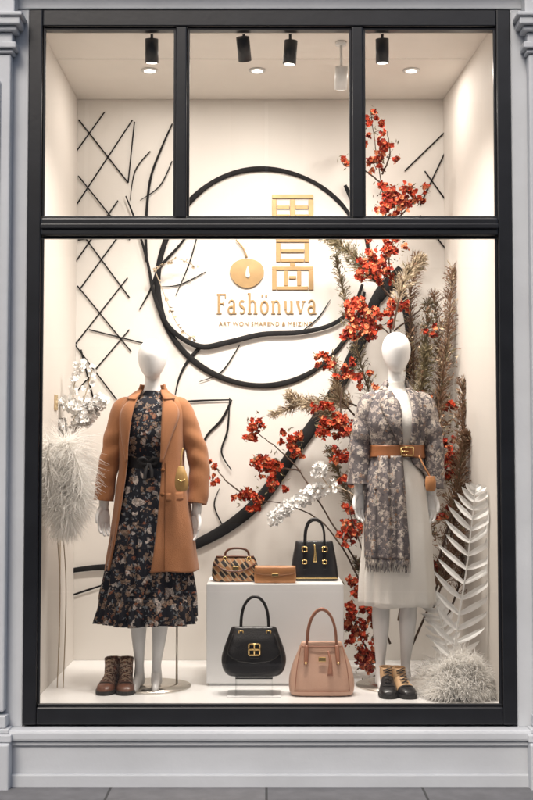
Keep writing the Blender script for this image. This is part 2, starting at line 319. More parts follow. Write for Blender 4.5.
GL={'F':(.62,[([(.16,0),(.16,1.4)],T),([(.0,1.37),(.62,1.37)],th),([(.6,1.38),(.6,1.1)],.07),([(.16,.72),(.48,.72)],th),([(.46,.85),(.46,.6)],.06),([(.0,.03),(.34,.03)],th)]),
'a':(.66,[([(.47,.0),(.47,.72)],T*.9),(arcp(.3,.68,.2,.27,10,160),.09),(arcp(.27,.27,.2,.25,30,330),.11),([(.4,.03),(.64,.03)],th)]),
's':(.52,[(arcp(.25,.72,.17,.2,40,250),.10),([(.14,.6),(.36,.4)],.15),(arcp(.25,.25,.17,.2,70,-140),.10)]),
'h':(.74,[([(.14,0),(.14,1.45)],T*.9),(arcp(.35,.6,.2,.32,170,10),.10),([(.55,.0),(.55,.66)],T*.9),([(0,.03),(.29,.03)],th),([(.41,.03),(.7,.03)],th),([(.0,1.42),(.16,1.42)],th)]),
'o':(.66,[(arcp(.31,.45,.24,.42,0,360,20),.13),([(.17,1.2),(.17,1.35)],.13),([(.44,1.2),(.44,1.35)],.13)]),
'n':(.74,[([(.14,0),(.14,.9)],T*.9),(arcp(.35,.6,.2,.3,170,10),.10),([(.55,.0),(.55,.66)],T*.9),([(0,.03),(.29,.03)],th),([(.41,.03),(.7,.03)],th),([(.0,.88),(.16,.88)],th)]),
'u':(.74,[([(.14,.28),(.14,.9)],T*.9),(arcp(.33,.3,.19,.27,190,350),.10),([(.55,.0),(.55,.9)],T*.9),([(0,.88),(.16,.88)],th),([(.45,.88),(.58,.88)],th),([(.55,.03),(.7,.03)],th)]),
'v':(.66,[([(.08,.88),(.31,.02)],T*.9),([(.54,.88),(.33,.04)],.07),([(0,.88),(.26,.88)],th),([(.42,.88),(.66,.88)],th)])}
V=[];F=[]
def stroke(p,w,ox,oz,sc):
    pts=[Vector((ox+a*sc,0,oz+b*sc)) for a,b in p]; base=len(V)
    for i,q in enumerate(pts):
        t_=(pts[min(i+1,len(pts)-1)]-pts[max(i-1,0)]).normalized(); nn=Vector((-t_.z,0,t_.x))*w*sc/2
        for s_ in(1,-1):
            V.append((q.x+nn.x*s_,1.292-len(F)*1e-6,q.z+nn.z*s_)); V.append((q.x+nn.x*s_,1.2995,q.z+nn.z*s_))
    for i in range(len(pts)-1):
        a=base+4*i; F.extend([(a,a+4,a+6,a+2),(a,a+1,a+5,a+4),(a+2,a+6,a+7,a+3)])
x0,_,z0=W(217,314,0); sc=.083; ox=x0
for ch in 'Fashonuva':
    w_,st=GL[ch]
    for p,w in st: stroke(p,w*1.02,ox,z0,sc)
    ox+=(w_+.06)*sc*1.08
sg.append(mesh_obj('lettering',V,F,M['gold'],False))
c=bpy.data.curves.new('tag','FONT'); c.body='ART WON SMAREND & MEIZING'; c.size=.034; c.extrude=.001; c.align_x='LEFT'; c.materials.append(M['gold']); c.space_character=1.1
o=link(bpy.data.objects.new('tagline',c)); o.rotation_euler=(math.pi/2,0,0); q=W(219,326,.004); o.location=q; sg.append(o)
grp('wall_sign',sg)

# ------------------------------------------------------------------ lamps
def spot_head(name,x,y,z,tx,ty,tz,hm,energy,ln=.12,r=.032):
    d=(Vector((tx,ty,tz))-Vector((x,y,z))).normalized(); p=Vector((x,y,z))
    ps=[]
    ps.append(tube('can',[p-d*ln*.45,p-d*ln*.44,p+d*ln*.5],[r*.8,r,r],hm,20,1,0))
    ps.append(tube('lens',[p+d*ln*.501,p+d*ln*.512],r*.8,M['bulb'],16,1,0))
    ps.append(tube('bracket',[p,Vector((x,y,z+.06)),Vector((x,y,3.238))],.007,hm,8,1,0))
    ps.append(tube('ceiling_rose',[Vector((x,y,3.222)),Vector((x,y,3.2395))],.028,hm,16,1,0))
    l=bpy.data.lights.new('beam','SPOT'); l.energy=energy; l.color=(1,.925,.845); l.spot_size=math.radians(122); l.spot_blend=1; l.shadow_soft_size=.07
    o=link(bpy.data.objects.new('beam',l)); o.location=p+d*(ln*.5+.02); o.rotation_euler=d.to_track_quat('-Z','Y').to_euler(); ps.append(o)
    grp(name,ps)
EN=80
spot_head('spotlight',-.555,.13,3.12,-.57,.6,.9,M['lamp'],EN*1.05)
spot_head('spotlight',-.11,.13,3.13,.05,1.1,1.6,M['lamp'],EN*.9)
spot_head('spotlight',.115,.15,3.12,-.1,.5,.2,M['lamp'],EN*1.2)
spot_head('spotlight',.375,.35,3.06,.32,1.2,1.3,M['lampw'],EN*.55)
spot_head('spotlight',.56,.13,3.12,.62,.5,.4,M['lamp'],EN*1.1)
for x in(-.63,-.05,.78):
    ps=[tube('trim_ring',[(x,.78,3.2385),(x,.78,3.234)],.045,M['lampw'],24,1,0)]
    ps.append(tube('lens',[(x,.78,3.2335),(x,.78,3.232)],.030,M['bulb'],24,1,0))
    l=bpy.data.lights.new('glow','AREA'); l.shape='DISK'; l.size=.06; l.energy=5; l.color=(1,.92,.84)
    o=link(bpy.data.objects.new('glow',l)); o.location=(x,.78,3.229); ps.append(o)
    grp('ceiling_downlight',ps)

# ------------------------------------------------------------------ mannequins
def remesh(o,v):
    m=o.modifiers.new('rm','REMESH'); m.mode='VOXEL'; m.voxel_size=v; m.use_smooth_shade=True
    s=o.modifiers.new('sm','SMOOTH'); s.iterations=4; s.factor=.5; return o
def hand(name,wx,wy,wz,yaw,side,tilt=0):
    """relaxed hand hanging from the wrist; local: length -Z, width along X, palm normal Y"""
    V=[];F=[]
    loft_data([(.05,0,0,.024,.021),(0,0,0,.024,.018),(-.03,0,0,.031,.015),(-.06,0,-.001,.036,.014),(-.085,0,-.002,.034,.012),(-.093,0,-.002,.028,.008)],20,2.3,V,F,4)
    for x,l,sp in((-.027,.066,-.10),(-.009,.080,-.03),(.009,.077,.03),(.026,.060,.10)):
        pts=[(x,-.001,-.075),(x+sp*l*.3,-.003,-.088-l*.33),(x+sp*l*.55,-.012,-.088-l*.66),(x+sp*l*.6,-.028,-.086-l*.93)]
        q=cr([p+(r_,) for p,r_ in zip(pts,(.0095,.0085,.0078,.0060))],4); tube_data([a[:3] for a in q],[a[3] for a in q],8,1,V,F)
    pts=[(-.02,-.004,-.02),(-.040,-.010,-.045),(-.052,-.018,-.072),(-.054,-.024,-.098)]
    q=cr([p+(r_,) for p,r_ in zip(pts,(.014,.0115,.0095,.0068))],4); tube_data([a[:3] for a in q],[a[3] for a in q],8,1,V,F)
    if side<0: V=[(-x,y,z) for x,y,z in V]; F=[f[::-1] for f in F]
    o=mesh_obj(name,V,F,M['manq']); o.location=(wx,wy,wz); o.rotation_euler=(math.radians(-6),math.radians(tilt),yaw); remesh(o,.003); return o
def body(cx,cy,top,fl,fr,sh):
    V=[];F=[]
    H=top
    loft_data([(H-.001,cx,cy+.004,.006,.008),(H-.012,cx,cy+.004,.036,.046),(H-.04,cx,cy+.002,.061,.078),(H-.08,cx,cy,.0725,.092),(H-.115,cx,cy-.003,.0715,.088),(H-.15,cx,cy-.010,.062,.075),(H-.18,cx,cy-.020,.046,.057),(H-.20,cx,cy-.028,.028,.036),(H-.207,cx,cy-.030,.010,.014)],28,2.05,V,F,4)
    loft_data([(H-.13,cx,cy+.018,.042,.045),(H-.20,cx,cy+.016,.040,.044),(H-.25,cx,cy+.018,.042,.046),(H-.285,cx,cy+.018,.062,.052),(H-.305,cx,cy+.016,.105,.06),(H-.335,cx,cy+.014,.145,.072),(H-.40,cx,cy+.008,.148,.088),(H-.50,cx,cy,.135,.100),(H-.64,cx,cy+.004,.108,.080),(H-.74,cx,cy+.008,.132,.095),(H-.84,cx,cy+.01,.150,.105),(H-.94,cx,cy+.01,.135,.097)],28,2.2,V,F,4)
    for fx,s in((fl,-1),(fr,1)):
        hx=cx+s*.078; kx=hx+(fx-hx)*.5; kz=.49
        loft_data([(H-.86,hx,cy+.008,.078,.090),(H-1.0,hx+(kx-hx)*.3,cy+.004,.071,.080),(.68,hx+(kx-hx)*.7,cy,.057,.062),(kz,kx,cy-.004,.046,.050),(.42,kx+(fx-kx)*.1,cy+.006,.043,.048),(.34,kx+(fx-kx)*.3,cy+.016,.045,.050),(.22,kx+(fx-kx)*.6,cy+.018,.034,.038),(.12,fx,cy+.018,.024,.029),(.075,fx,cy+.012,.026,.036),(.03,fx,cy+.012,.029,.044),(.012,fx,cy+.012,.024,.038)],20,2,V,F,4)
        q=cr([(fx,cy+.03,.045,.03),(fx,cy-.03,.048,.032),(fx+s*.005,cy-.09,.032,.034),(fx+s*.007,cy-.135,.022,.028),(fx+s*.007,cy-.165,.017,.014)],4)
        tube_data([a[:3] for a in q],[a[3] for a in q],14,.62,V,F)
    o=mesh_obj('body',V,F,M['manq']); remesh(o,.0065); return o

def garment(name,rows,mat_,n=72,e=2.2,fold=(0,10,.3),thick=.006,smooth=5,seedv=0,closed=False):
    """rows (z,cx,cy,rx,ry,phiL,phiR[deg]): surface running round the back from right edge to left edge"""
    S=cr(rows,smooth); V=[];F=[]
    zt,zb=S[0][0],S[-1][0]
    for i,(z,cx,cy,rx,ry,pl,pr) in enumerate(S):
        f=(zt-z)/(zt-zb)
        for k in range(n+ (0 if closed else 1)):
            if closed: ph=2*math.pi*k/n
            else:
                a=math.radians(pr); b_=math.radians(360+pl); ph=a+(b_-a)*k/n
            amp=fold[0]*f**1.3
            w=math.sin(fold[1]*ph+seedv+2.2*math.sin(2*ph+seedv)+.9*f)+.5*math.sin(fold[1]*1.9*ph+1.3+seedv)
            w+=fold[2]*noise.noise(Vector((math.sin(ph)*2,math.cos(ph)*2,z*4+seedv)))*2
            mm=1+amp*w+.012*noise.noise(Vector((math.sin(ph)*3,math.cos(ph)*3,z*7+seedv)))*2
            x,y=ringpt(cx,cy,rx*mm,ry*mm,ph,e)
            zz=z+ (0 if f<.98 else .004*math.sin(5*ph)); V.append((x,y,zz))
    c=n if closed else n+1
    for i in range(len(S)-1):
        for k in range(n):
            a=i*c+k; b_=i*c+(k+1)%c; F.append((a,a+c,b_+c,b_))
    o=mesh_obj(name,V,F,mat_)
    if thick:
        s=o.modifiers.new('so','SOLIDIFY'); s.thickness=thick; s.offset=0
    return o
def sleeve(name,pts,rads,mat_,wr=.006,sd=0):
    q=cr([p+(r,) for p,r in zip(pts,rads)],14); V=[];F=[]
    L_=len(q); path=[a[:3] for a in q]; rad=[a[3] for a in q]
    n=32; tube_data(path,rad,n,1.1,V,F); F=F[:-2]
    W_=[]
    for j,v in enumerate(V):
        i=j//n; k=j%n; f=i/(L_-1); el=math.exp(-((f-.55)/.2)**2)+.35*math.exp(-((f-.95)/.12)**2)
        c=Vector(path[i]); d=Vector(v)-c; a=2*math.pi*k/n
        m_=1+el*.075*math.sin(f*34+2.6*math.sin(a+sd)+sd)+.07*noise.noise(Vector(v)*13+Vector((sd,0,0)))
        W_.append(c+d*m_)
    F.append(tuple(range(n))[::-1])
    o=mesh_obj(name,W_,F,mat_); s=o.modifiers.new('so','SOLIDIFY'); s.thickness=.005; s.offset=-1; return o
def front_y(rows,x,z,e=2.2):
    S=cr(rows,5); S=sorted(S,key=lambda r:r[0])
    for a,b_ in zip(S,S[1:]):
        if a[0]<=z<=b_[0]:
            t_=(z-a[0])/max(1e-6,b_[0]-a[0]); r_=[a[i]+(b_[i]-a[i])*t_ for i in range(5)]; break
    else: r_=S[0][:5] if z<S[0][0] else S[-1][:5]
    u=min(.999,abs((x-r_[1])/r_[3])); return r_[2]-r_[4]*(1-u**e)**(1/e)
def patch(name,rows,inner,outer,mat_,off=.012,thick=.006,nu=7,sm=5,curl=.0,edge=None):
    """strip between two edge curves in (x,z) hugging the front of the garment"""
    A=cr(inner,sm);B=cr(outer,sm);V=[];F=[]
    for a,b_ in zip(A,B):
        for k in range(nu):
            t_=k/(nu-1); x=a[0]+(b_[0]-a[0])*t_; z=a[1]+(b_[1]-a[1])*t_
            V.append((x,front_y(rows,x,z)-off-curl*math.sin(math.pi*t_),z))
    for i in range(len(A)-1):
        for k in range(nu-1):
            a=i*nu+k; F.append((a,a+1,a+nu+1,a+nu))
    o=mesh_obj(name,V,F,mat_); s=o.modifiers.new('so','SOLIDIFY'); s.thickness=thick; s.offset=0
    if edge:
        return [o,tube(name+'_edge',[(x,front_y(rows,x,z)-off+.003,z) for x,z in B],.0028,edge,6,1,0)]
    return [o]

# ---- left mannequin with dress and coat
CX,CY=-.581,.50
b1=body(CX,CY,1.758,-.640,-.553,0)
h1=hand('hand_right',-.822,CY-.012,.915,math.radians(40),1,3)
h2=hand('hand_left',-.353,CY-.03,.885,math.radians(-40),-1,4)
arm=[tube('forearm',[(-.797,CY,1.15),(-.822,CY-.012,.89)],[.034,.023],M['manq'],14,1,0),tube('forearm_l',[(-.335,CY,1.13),(-.353,CY-.03,.86)],[.034,.023],M['manq'],14,1,0)]
base=[tube('base_plate',[(-.58,.52,.001),(-.58,.52,.008)],.20,M['steel'],48,1,0),tube('support_rod',[(-.455,.56,.008),(-.455,.56,.44)],.006,M['steel'],10,1,0)]
grp('mannequin',[b1,h1,h2]+arm+base)
dz=[(1.49,CX,CY+.015,.048,.052,0,0),(1.462,CX,CY+.015,.075,.062,0,0),(1.44,CX,CY+.013,.125,.078,0,0),(1.40,CX,CY+.008,.150,.096,0,0),(1.28,CX,CY-.004,.152,.120,0,0),(1.20,CX,CY-.002,.132,.108,0,0),(1.135,CX,CY,.118,.092,0,0)]
bod=garment('bodice',dz,M['floral'],64,2.2,(.0,8,.3),.004,5,1,True)
sk=[(1.13,CX,CY,.119,.093,0,0),(1.06,CX,CY,.140,.112,0,0),(.93,CX-.003,CY,.168,.135,0,0),(.75,CX-.01,CY,.195,.155,0,0),(.55,CX-.018,CY,.215,.172,0,0),(.45,CX-.023,CY,.226,.18,0,0),(.36,CX-.026,CY,.233,.185,0,0)]
skirt=garment('pleated_skirt',sk,M['floral'],220,2.1,(.075,14,.5),.003,7,.7,True)
tier=garment('hem_flounce',[(.455,CX-.023,CY,.229,.182,0,0),(.40,CX-.025,CY,.236,.187,0,0),(.325,CX-.026,CY,.243,.192,0,0)],M['floral'],220,2.1,(.06,20,.5),.003,6,2.7,True)
wb=garment('waist_sash',[(1.16,CX,CY,.124,.098,0,0),(1.125,CX,CY,.124,.098,0,0),(1.10,CX,CY,.128,.102,0,0)],M['blackfab'],64,2.2,(0,8,.1),.006,4,0,True)
bow=[tube('bow_loop',[(CX-.004,CY-.112,1.128),(CX-.030,CY-.125,1.148),(CX-.052,CY-.118,1.135),(CX-.030,CY-.120,1.118),(CX-.004,CY-.112,1.126)],[.005,.009,.010,.008,.005],M['blackfab'],8,.5),
     tube('bow_loop_2',[(CX-.004,CY-.112,1.128),(CX+.022,CY-.125,1.148),(CX+.040,CY-.118,1.135),(CX+.022,CY-.120,1.118),(CX-.004,CY-.112,1.126)],[.005,.009,.010,.008,.005],M['blackfab'],8,.5),
     tube('bow_tail',[(CX-.006,CY-.116,1.125),(CX-.018,CY-.130,1.08),(CX-.022,CY-.138,1.04)],[.006,.009,.008],M['blackfab'],8,.35),tube('bow_tail_2',[(CX,CY-.116,1.125),(CX+.012,CY-.130,1.085),(CX+.014,CY-.138,1.05)],[.006,.009,.008],M['blackfab'],8,.35)]
grp('floral_dress',[bod,skirt,tier,wb]+bow)
ct=[(1.492,CX,CY+.03,.062,.058,-52,52),(1.474,CX,CY+.026,.088,.07,-46,44),(1.452,CX,CY+.02,.132,.088,-34,30),(1.42,CX,CY+.014,.164,.106,-28,22),(1.36,CX,CY+.006,.170,.126,-32,20),(1.25,CX,CY,.164,.138,-38,20),(1.12,CX,CY,.160,.140,-42,20),(.98,CX+.003,CY,.180,.152,-45,14),(.80,CX+.004,CY,.206,.166,-50,8),(.66,CX+.002,CY,.224,.176,-56,4),(.588,CX,CY,.232,.182,-60,2)]
coat=garment('coat_shell',ct,M['camel'],120,2.3,(.026,6,.6),.010,6,.4)
s1=sleeve('sleeve_right',[(-.690,CY+.01,1.432),(-.726,CY+.006,1.395),(-.760,CY+.004,1.28),(-.788,CY,1.16),(-.812,CY-.006,1.04),(-.822,CY-.01,.935)],[.030,.053,.054,.049,.046,.047],M['camel'],.004,1)
s2=sleeve('sleeve_left',[(-.472,CY+.01,1.432),(-.436,CY+.006,1.395),(-.392,CY+.004,1.28),(-.346,CY,1.15),(-.340,CY-.012,1.03),(-.351,CY-.025,.92)],[.030,.053,.054,.050,.047,.047],M['camel'],.004,4)
lap=[]
lap+=patch('lapel_left',ct,[(-.527,1.478),(-.520,1.44),(-.520,1.36),(-.522,1.25),(-.523,1.13)],[(-.487,1.450),(-.446,1.405),(-.440,1.35),(-.474,1.25),(-.515,1.13)],M['camel'],.020,.007,7,5,.006,M['camel_d'])
lap+=patch('lapel_right',ct,[(-.632,1.478),(-.648,1.44),(-.668,1.36),(-.682,1.25),(-.690,1.13)],[(-.672,1.450),(-.717,1.405),(-.733,1.35),(-.722,1.25),(-.697,1.13)],M['camel'],.020,.007,7,5,.006,M['camel_d'])
lap+=patch('collar_left',ct,[(-.535,1.495),(-.527,1.470),(-.512,1.440)],[(-.507,1.492),(-.474,1.468),(-.462,1.446)],M['camel'],.032,.007,5,5,.004,M['camel_d'])
lap+=patch('collar_right',ct,[(-.627,1.495),(-.637,1.470),(-.655,1.440)],[(-.655,1.492),(-.688,1.468),(-.700,1.446)],M['camel'],.032,.007,5,5,.004,M['camel_d'])
col=garment('collar_back',[(1.525,CX,CY+.03,.060,.058,-68,68),(1.50,CX,CY+.03,.070,.066,-60,60),(1.478,CX,CY+.028,.086,.078,-55,55)],M['camel'],50,2.1,(0,4,.1),.008,4,0)
pk=patch('pocket_flap',ct,[(-.495,.975),(-.495,.935)],[(-.402,.983),(-.404,.943)],M['camel'],.010,.006,6,3,.0)
seams=[tube('front_seam',[(-.500,front_y(ct,-.5,z)-.009,z) for z in(.60,.75,.9,1.05,1.13)],.0022,M['camel_d'],5)]
for z in(1.09,.97):
    seams.append(tube('button',[(-.512,front_y(ct,-.512,z)-.010,z),(-.512,front_y(ct,-.512,z)-.017,z)],.011,M['camel_d'],14,1,0))
grp('camel_coat',[coat,s1,s2,col]+lap+pk+seams)
px=-.418
pb=loft('pouch',[(.985,px,CY-.160,.012,.010),(.995,px,CY-.162,.028,.016),(1.03,px,CY-.163,.034,.018),(1.075,px-.002,CY-.161,.026,.016),(1.11,px-.004,CY-.155,.012,.008)],M['mustard'],20)
pst=tube('strap',[(px-.006,CY-.150,1.10),(px-.004,CY-.145,1.15),(px+.004,CY-.130,1.20)],.004,M['mustard'],6)
pfl=tube('ring',[(px-.018,CY-.182,1.045),(px,CY-.185,1.035),(px+.018,CY-.182,1.045)],.003,M['brass'],6)
grp('leather_pouch',[pb,pst,pfl])

# ---- right mannequin
DX,DY=.660,.50
b2=body(DX,DY,1.793,.574,.700,0)
h3=hand('hand_right',.466,DY-.02,.985,math.radians(35),1,0)
h4=hand('hand_left',.832,DY-.02,.975,math.radians(-35),-1,2)
arm=[tube('forearm',[(.472,DY,1.2),(.466,DY-.02,.97)],[.034,.023],M['manq'],14,1,0),tube('forearm_l',[(.846,DY,1.2),(.832,DY-.02,.96)],[.034,.023],M['manq'],14,1,0)]
grp('mannequin',[b2,h3,h4]+arm+[tube('base_plate',[(.64,.54,.001),(.64,.54,.008)],.19,M['steel'],48,1,0)])
dr=[(1.535,DX,DY+.015,.046,.05,0,0),(1.50,DX,DY+.015,.052,.055,0,0),(1.485,DX,DY+.014,.09,.065,0,0),(1.44,DX,DY+.01,.138,.088,0,0),(1.32,DX,DY-.004,.140,.116,0,0),(1.2,DX,DY,.111,.09,0,0),(1.14,DX,DY,.116,.094,0,0),(1.02,DX,DY,.146,.120,0,0),(.85,DX,DY,.162,.133,0,0),(.65,DX-.002,DY,.176,.146,0,0),(.413,DX-.004,DY,.188,.156,0,0)]
cd=garment('dress_shell',dr,M['cream'],160,2.15,(.046,8,.5),.004,6,2,True)
grp('cream_dress',[cd])
jk=[(1.508,DX,DY+.025,.062,.058,-40,40),(1.49,DX,DY+.022,.09,.07,-24,26),(1.462,DX,DY+.018,.130,.09,-8,24),(1.42,DX,DY+.012,.150,.106,2,23),(1.33,DX,DY,.156,.13,4,23),(1.25,DX,DY,.142,.118,4,24),(1.18,DX,DY,.128,.106,4,24),(1.12,DX,DY,.137,.114,4,30),(1.06,DX,DY,.158,.132,4,60),(.99,DX,DY,.170,.142,4,80)]
jc=garment('jacket_shell',jk,M['paisley'],110,2.2,(.026,7,.5),.008,6,3)
s3=sleeve('sleeve_right',[(.560,DY+.01,1.462),(.522,DY+.006,1.425),(.494,DY+.004,1.32),(.474,DY,1.21),(.468,DY-.008,1.10),(.466,DY-.014,1.015)],[.028,.048,.050,.047,.049,.057],M['paisley'],.004,6)
s4=sleeve('sleeve_left',[(.760,DY+.01,1.462),(.798,DY+.006,1.425),(.826,DY+.004,1.32),(.846,DY,1.21),(.844,DY-.008,1.10),(.834,DY-.014,1.00)],[.028,.048,.050,.047,.049,.057],M['paisley'],.004,9)
lp=patch('lapel_right',jk,[(.622,1.50),(.640,1.46),(.664,1.40),(.672,1.30),(.675,1.22)],[(.590,1.498),(.570,1.45),(.575,1.39),(.615,1.30),(.660,1.22)],M['paisley'],.018,.007,7,5,.008,M['blackfab'])
lp+=patch('lapel_left',jk,[(.700,1.50),(.714,1.46),(.722,1.40),(.720,1.30),(.716,1.22)],[(.730,1.498),(.758,1.45),(.768,1.39),(.750,1.30),(.722,1.22)],M['paisley'],.018,.007,7,5,.008,M['blackfab'])
jcol=garment('collar',[(1.545,DX,DY+.022,.056,.054,-50,50),(1.525,DX,DY+.022,.068,.064,-44,44),(1.495,DX,DY+.02,.088,.078,-40,40)],M['paisley'],50,2.1,(0,4,.1),.007,4,0)
grp('patterned_jacket',[jc,s3,s4,jcol]+lp)
bl=garment('strap',[(1.214,DX,DY,.136,.113,0,0),(1.185,DX,DY,.137,.114,0,0),(1.152,DX,DY,.141,.117,0,0)],M['tanbelt'],64,2.2,(0,4,0),.007,3,0,True)
bk=[]
by=DY-.126
for a,b_ in(((.668,1.203),(.728,1.203)),((.728,1.203),(.728,1.163)),((.728,1.163),(.668,1.163)),((.668,1.163),(.668,1.203)),((.668,1.183),(.705,1.183))):
    bk.append(tube('buckle',[(a[0],by,a[1]),(b_[0],by,b_[1])],.004,M['brass'],8,1,0))
grp('leather_belt',[bl]+bk)
V=[];F=[];nu,nv=36,50
def scy(x,z):
    return front_y(dr,x,z,2.15)-.036-.010*math.sin((x-.49)*85+1.5*math.sin(z*6))-.004*math.sin((x-.49)*190)
for i in range(nv+1):
    z=1.16-(1.16-.655)*i/nv; f=i/nv; xl=.545-.050*min(1,f*3)**.7-.004*f; xr=.672+.03*f
    for k in range(nu+1):
        x=xl+(xr-xl)*k/nu; V.append((x,scy(x,z),z))
for i in range(nv):
    for k in range(nu):
        a=i*(nu+1)+k; F.append((a,a+1,a+nu+2,a+nu+1))
sc1=mesh_obj('cloth',V,F,M['paisley']); s=sc1.modifiers.new('so','SOLIDIFY'); s.thickness=.004
V=[];F=[]
for k in range(46):
    x=.493+(.702-.493)*k/45; y=scy(x,.655)
    tube_data([(x,y,.66),(x+R(-.003,.003),y-.002,.62),(x+R(-.006,.006),y-.002,R(.585,.60))],[.0028,.002,.0012],5,1,V,F)
sc2=mesh_obj('fringe',V,F,M['paisley']); grp('fringed_scarf',[sc1,sc2])
px=.808
pb=loft('pouch',[(.985,px,DY-.16,.010,.010),(.995,px,DY-.162,.024,.016),(1.03,px,DY-.162,.027,.018),(1.06,px,DY-.160,.022,.014)],M['tan2'],20,2.8)
grp('leather_pouch',[pb,tube('strap',[(px,DY-.155,1.055),(px-.03,DY-.15,1.11),(px-.052,DY-.125,1.16)],.004,M['tan2'],6)])

# ------------------------------------------------------------------ plinth, riser
grp('display_plinth',[box('plinth_body',-.304,.391,.54,.94,.012,.511,M['plinth'],.003),box('plinth_recess',-.29,.377,.555,.925,.0005,.0118,M['plinth'])])
rz=.092
grp('acrylic_riser',[box('top_sheet',-.15,.03,.26,.42,rz-.007,rz-.001,M['acryl']),box('leg_left',-.150,-.145,.26,.42,.001,rz-.0075,M['acryl']),box('leg_right',.025,.03,.26,.42,.001,rz-.0075,M['acryl']),box('base_sheet',-.19,.07,.24,.44,.0008,.004,M['plinth'],.001)])

# ------------------------------------------------------------------ bags
def bag(name,x,y,z,prof,mat_,e=5,n=60):
    return loft(name,[(z+a,x,y,b_,c) for a,b_,c in prof],mat_,n,e,5)
def arch(name,x,y,z,hw,h,r,mat_,flat=1,lean=0,sq=.5):
    pts=[]
    for i in range(17):
        a=math.pi*i/16; c,s=math.cos(a),math.sin(a)
        pts.append((x-hw*math.copysign(abs(c)**(sq+.35),c),y+lean*s,z+h*s**sq if s>1e-6 else z))
    return tube(name,pts,r,mat_,10,flat,2)
def rect_frame(x,y,z,w,h,r,mat_,nm='buckle'):
    q=[(x-w,y,z-h),(x+w,y,z-h),(x+w,y,z+h),(x-w,y,z+h)]
    return [tube(nm,[q[i],q[(i+1)%4]],r,mat_,8,1,0) for i in range(4)]
x,y,z=-.062,.34,rz
ps=[bag('bag_body',x,y,z,[(.0,.10,.05),(.004,.125,.062),(.03,.148,.066),(.075,.158,.064),(.12,.150,.056),(.18,.128,.042),(.225,.112,.030),(.232,.104,.022)],M['bblack'])]
V=[];F=[]
def bagface(prof,t):
    for a,b_ in zip(prof,prof[1:]):
        if a[0]<=t<=b_[0]: u=(t-a[0])/(b_[0]-a[0]); return a[1]+(b_[1]-a[1])*u,a[2]+(b_[2]-a[2])*u
    return prof[-1][1:]
prof=[(.0,.10,.05),(.03,.148,.066),(.075,.158,.064),(.12,.150,.056),(.18,.128,.042),(.232,.104,.022)]
nu=16; rows=14
for i in range(rows+1):
    t_=.236-(.236-.075)*i/rows; hw,hd=bagface(prof,max(.0,t_)); f=i/rows
    ww=hw*(.97 if f<.5 else .97*math.sqrt(max(.05,1-((f-.5)/.5)**2*.75)))
    for k in range(nu+1):
        u=-1+2*k/nu; V.append((x+u*ww,y-hd*(1-abs(u*ww/hw)**5)**.2-.006,z+t_-.012*(1-abs(u))*f))
for i in range(rows):
    for k in range(nu):
        a=i*(nu+1)+k; F.append((a,a+nu+1,a+nu+2,a+1))
fl=mesh_obj('flap',V,F,M['bblack']); s=fl.modifiers.new('so','SOLIDIFY'); s.thickness=.005; ps.append(fl)
ps.append(arch('handle',x+.005,y-.01,z+.215,.068,.165,.0075,M['bblack'],1,0,.7))
for sx in(-1,1):
    ps+=rect_frame(x+.005+sx*.067,y-.035,z+.205,.010,.012,.003,M['brass'])
ps.append(box('strap_tab',x-.020,x+.026,y-.082,y-.070,z+.09,z+.165,M['bblack'],.004))
ps+=rect_frame(x+.003,y-.086,z+.135,.026,.026,.0045,M['brass']); ps+=[tube('buckle_bar',[(x+.003,y-.088,z+.109),(x+.003,y-.088,z+.161)],.004,M['brass'],8,1,0),tube('buckle_bar',[(x-.023,y-.088,z+.135),(x+.029,y-.088,z+.135)],.004,M['brass'],8,1,0)]
for sx in(-1,1): ps.append(tube('gusset_seam',[(x+sx*.100,y-.045,z+.205),(x+sx*.128,y-.066,z+.12),(x+sx*.140,y-.073,z+.05)],.002,M['sole'],5))
grp('handbag',ps)
x,y,z=.268,.33,0.002
ps=[bag('bag_body',x,y,z,[(.0,.125,.055),(.004,.148,.072),(.03,.158,.078),(.08,.157,.070),(.14,.142,.052),(.20,.118,.034),(.245,.10,.022),(.252,.094,.016)],M['pink'],4.2)]
ps.append(arch('handle_front',x,y-.03,z+.225,.072,.19,.0065,M['pink_d'],1,0,.75)); ps.append(arch('handle_back',x+.004,y+.03,z+.225,.070,.178,.0065,M['pink_d'],1,0,.75))
for sx in(-1,1):
    ps.append(tube('handle_tab',[(x+sx*.073,y-.036,z+.24),(x+sx*.076,y-.052,z+.195),(x+sx*.078,y-.066,z+.15)],[.010,.011,.009],M['pink_d'],8,.5))
    ps.append(tube('side_seam',[(x+sx*.098,y-.030,z+.245),(x+sx*.120,y-.062,z+.14),(x+sx*.132,y-.080,z+.03)],.0022,M['pink_d'],5))
    ps.append(tube('rivet',[(x+sx*.078,y-.072,z+.16),(x+sx*.078,y-.077,z+.16)],.006,M['brass'],10,1,0))
ps.append(tube('top_seam',[(x-.095,y-.030,z+.232),(x,y-.036,z+.232),(x+.095,y-.030,z+.232)],.0025,M['pink_d'],6))
ps+=[box('lock_plate',x-.017,x+.019,y-.064,y-.052,z+.165,z+.187,M['brass'],.002)]
ps.append(tube('charm_strap',[(x+.03,y-.045,z+.215),(x+.040,y-.066,z+.17),(x+.038,y-.084,z+.10)],[.004,.007,.014],M['pink_d'],8,.5))
ps.append(tube('base_seam',[(x-.135,y-.075,z+.026),(x,y-.083,z+.026),(x+.135,y-.075,z+.026)],.0022,M['pink_d'],5))
grp('handbag',ps)
x,y,z=-.163,.68,.512
ps=[bag('bag_body',x,y,z,[(.0,.095,.035),(.004,.110,.045),(.03,.120,.050),(.08,.117,.044),(.118,.104,.030),(.128,.094,.020)],M['patch'],4.2)]
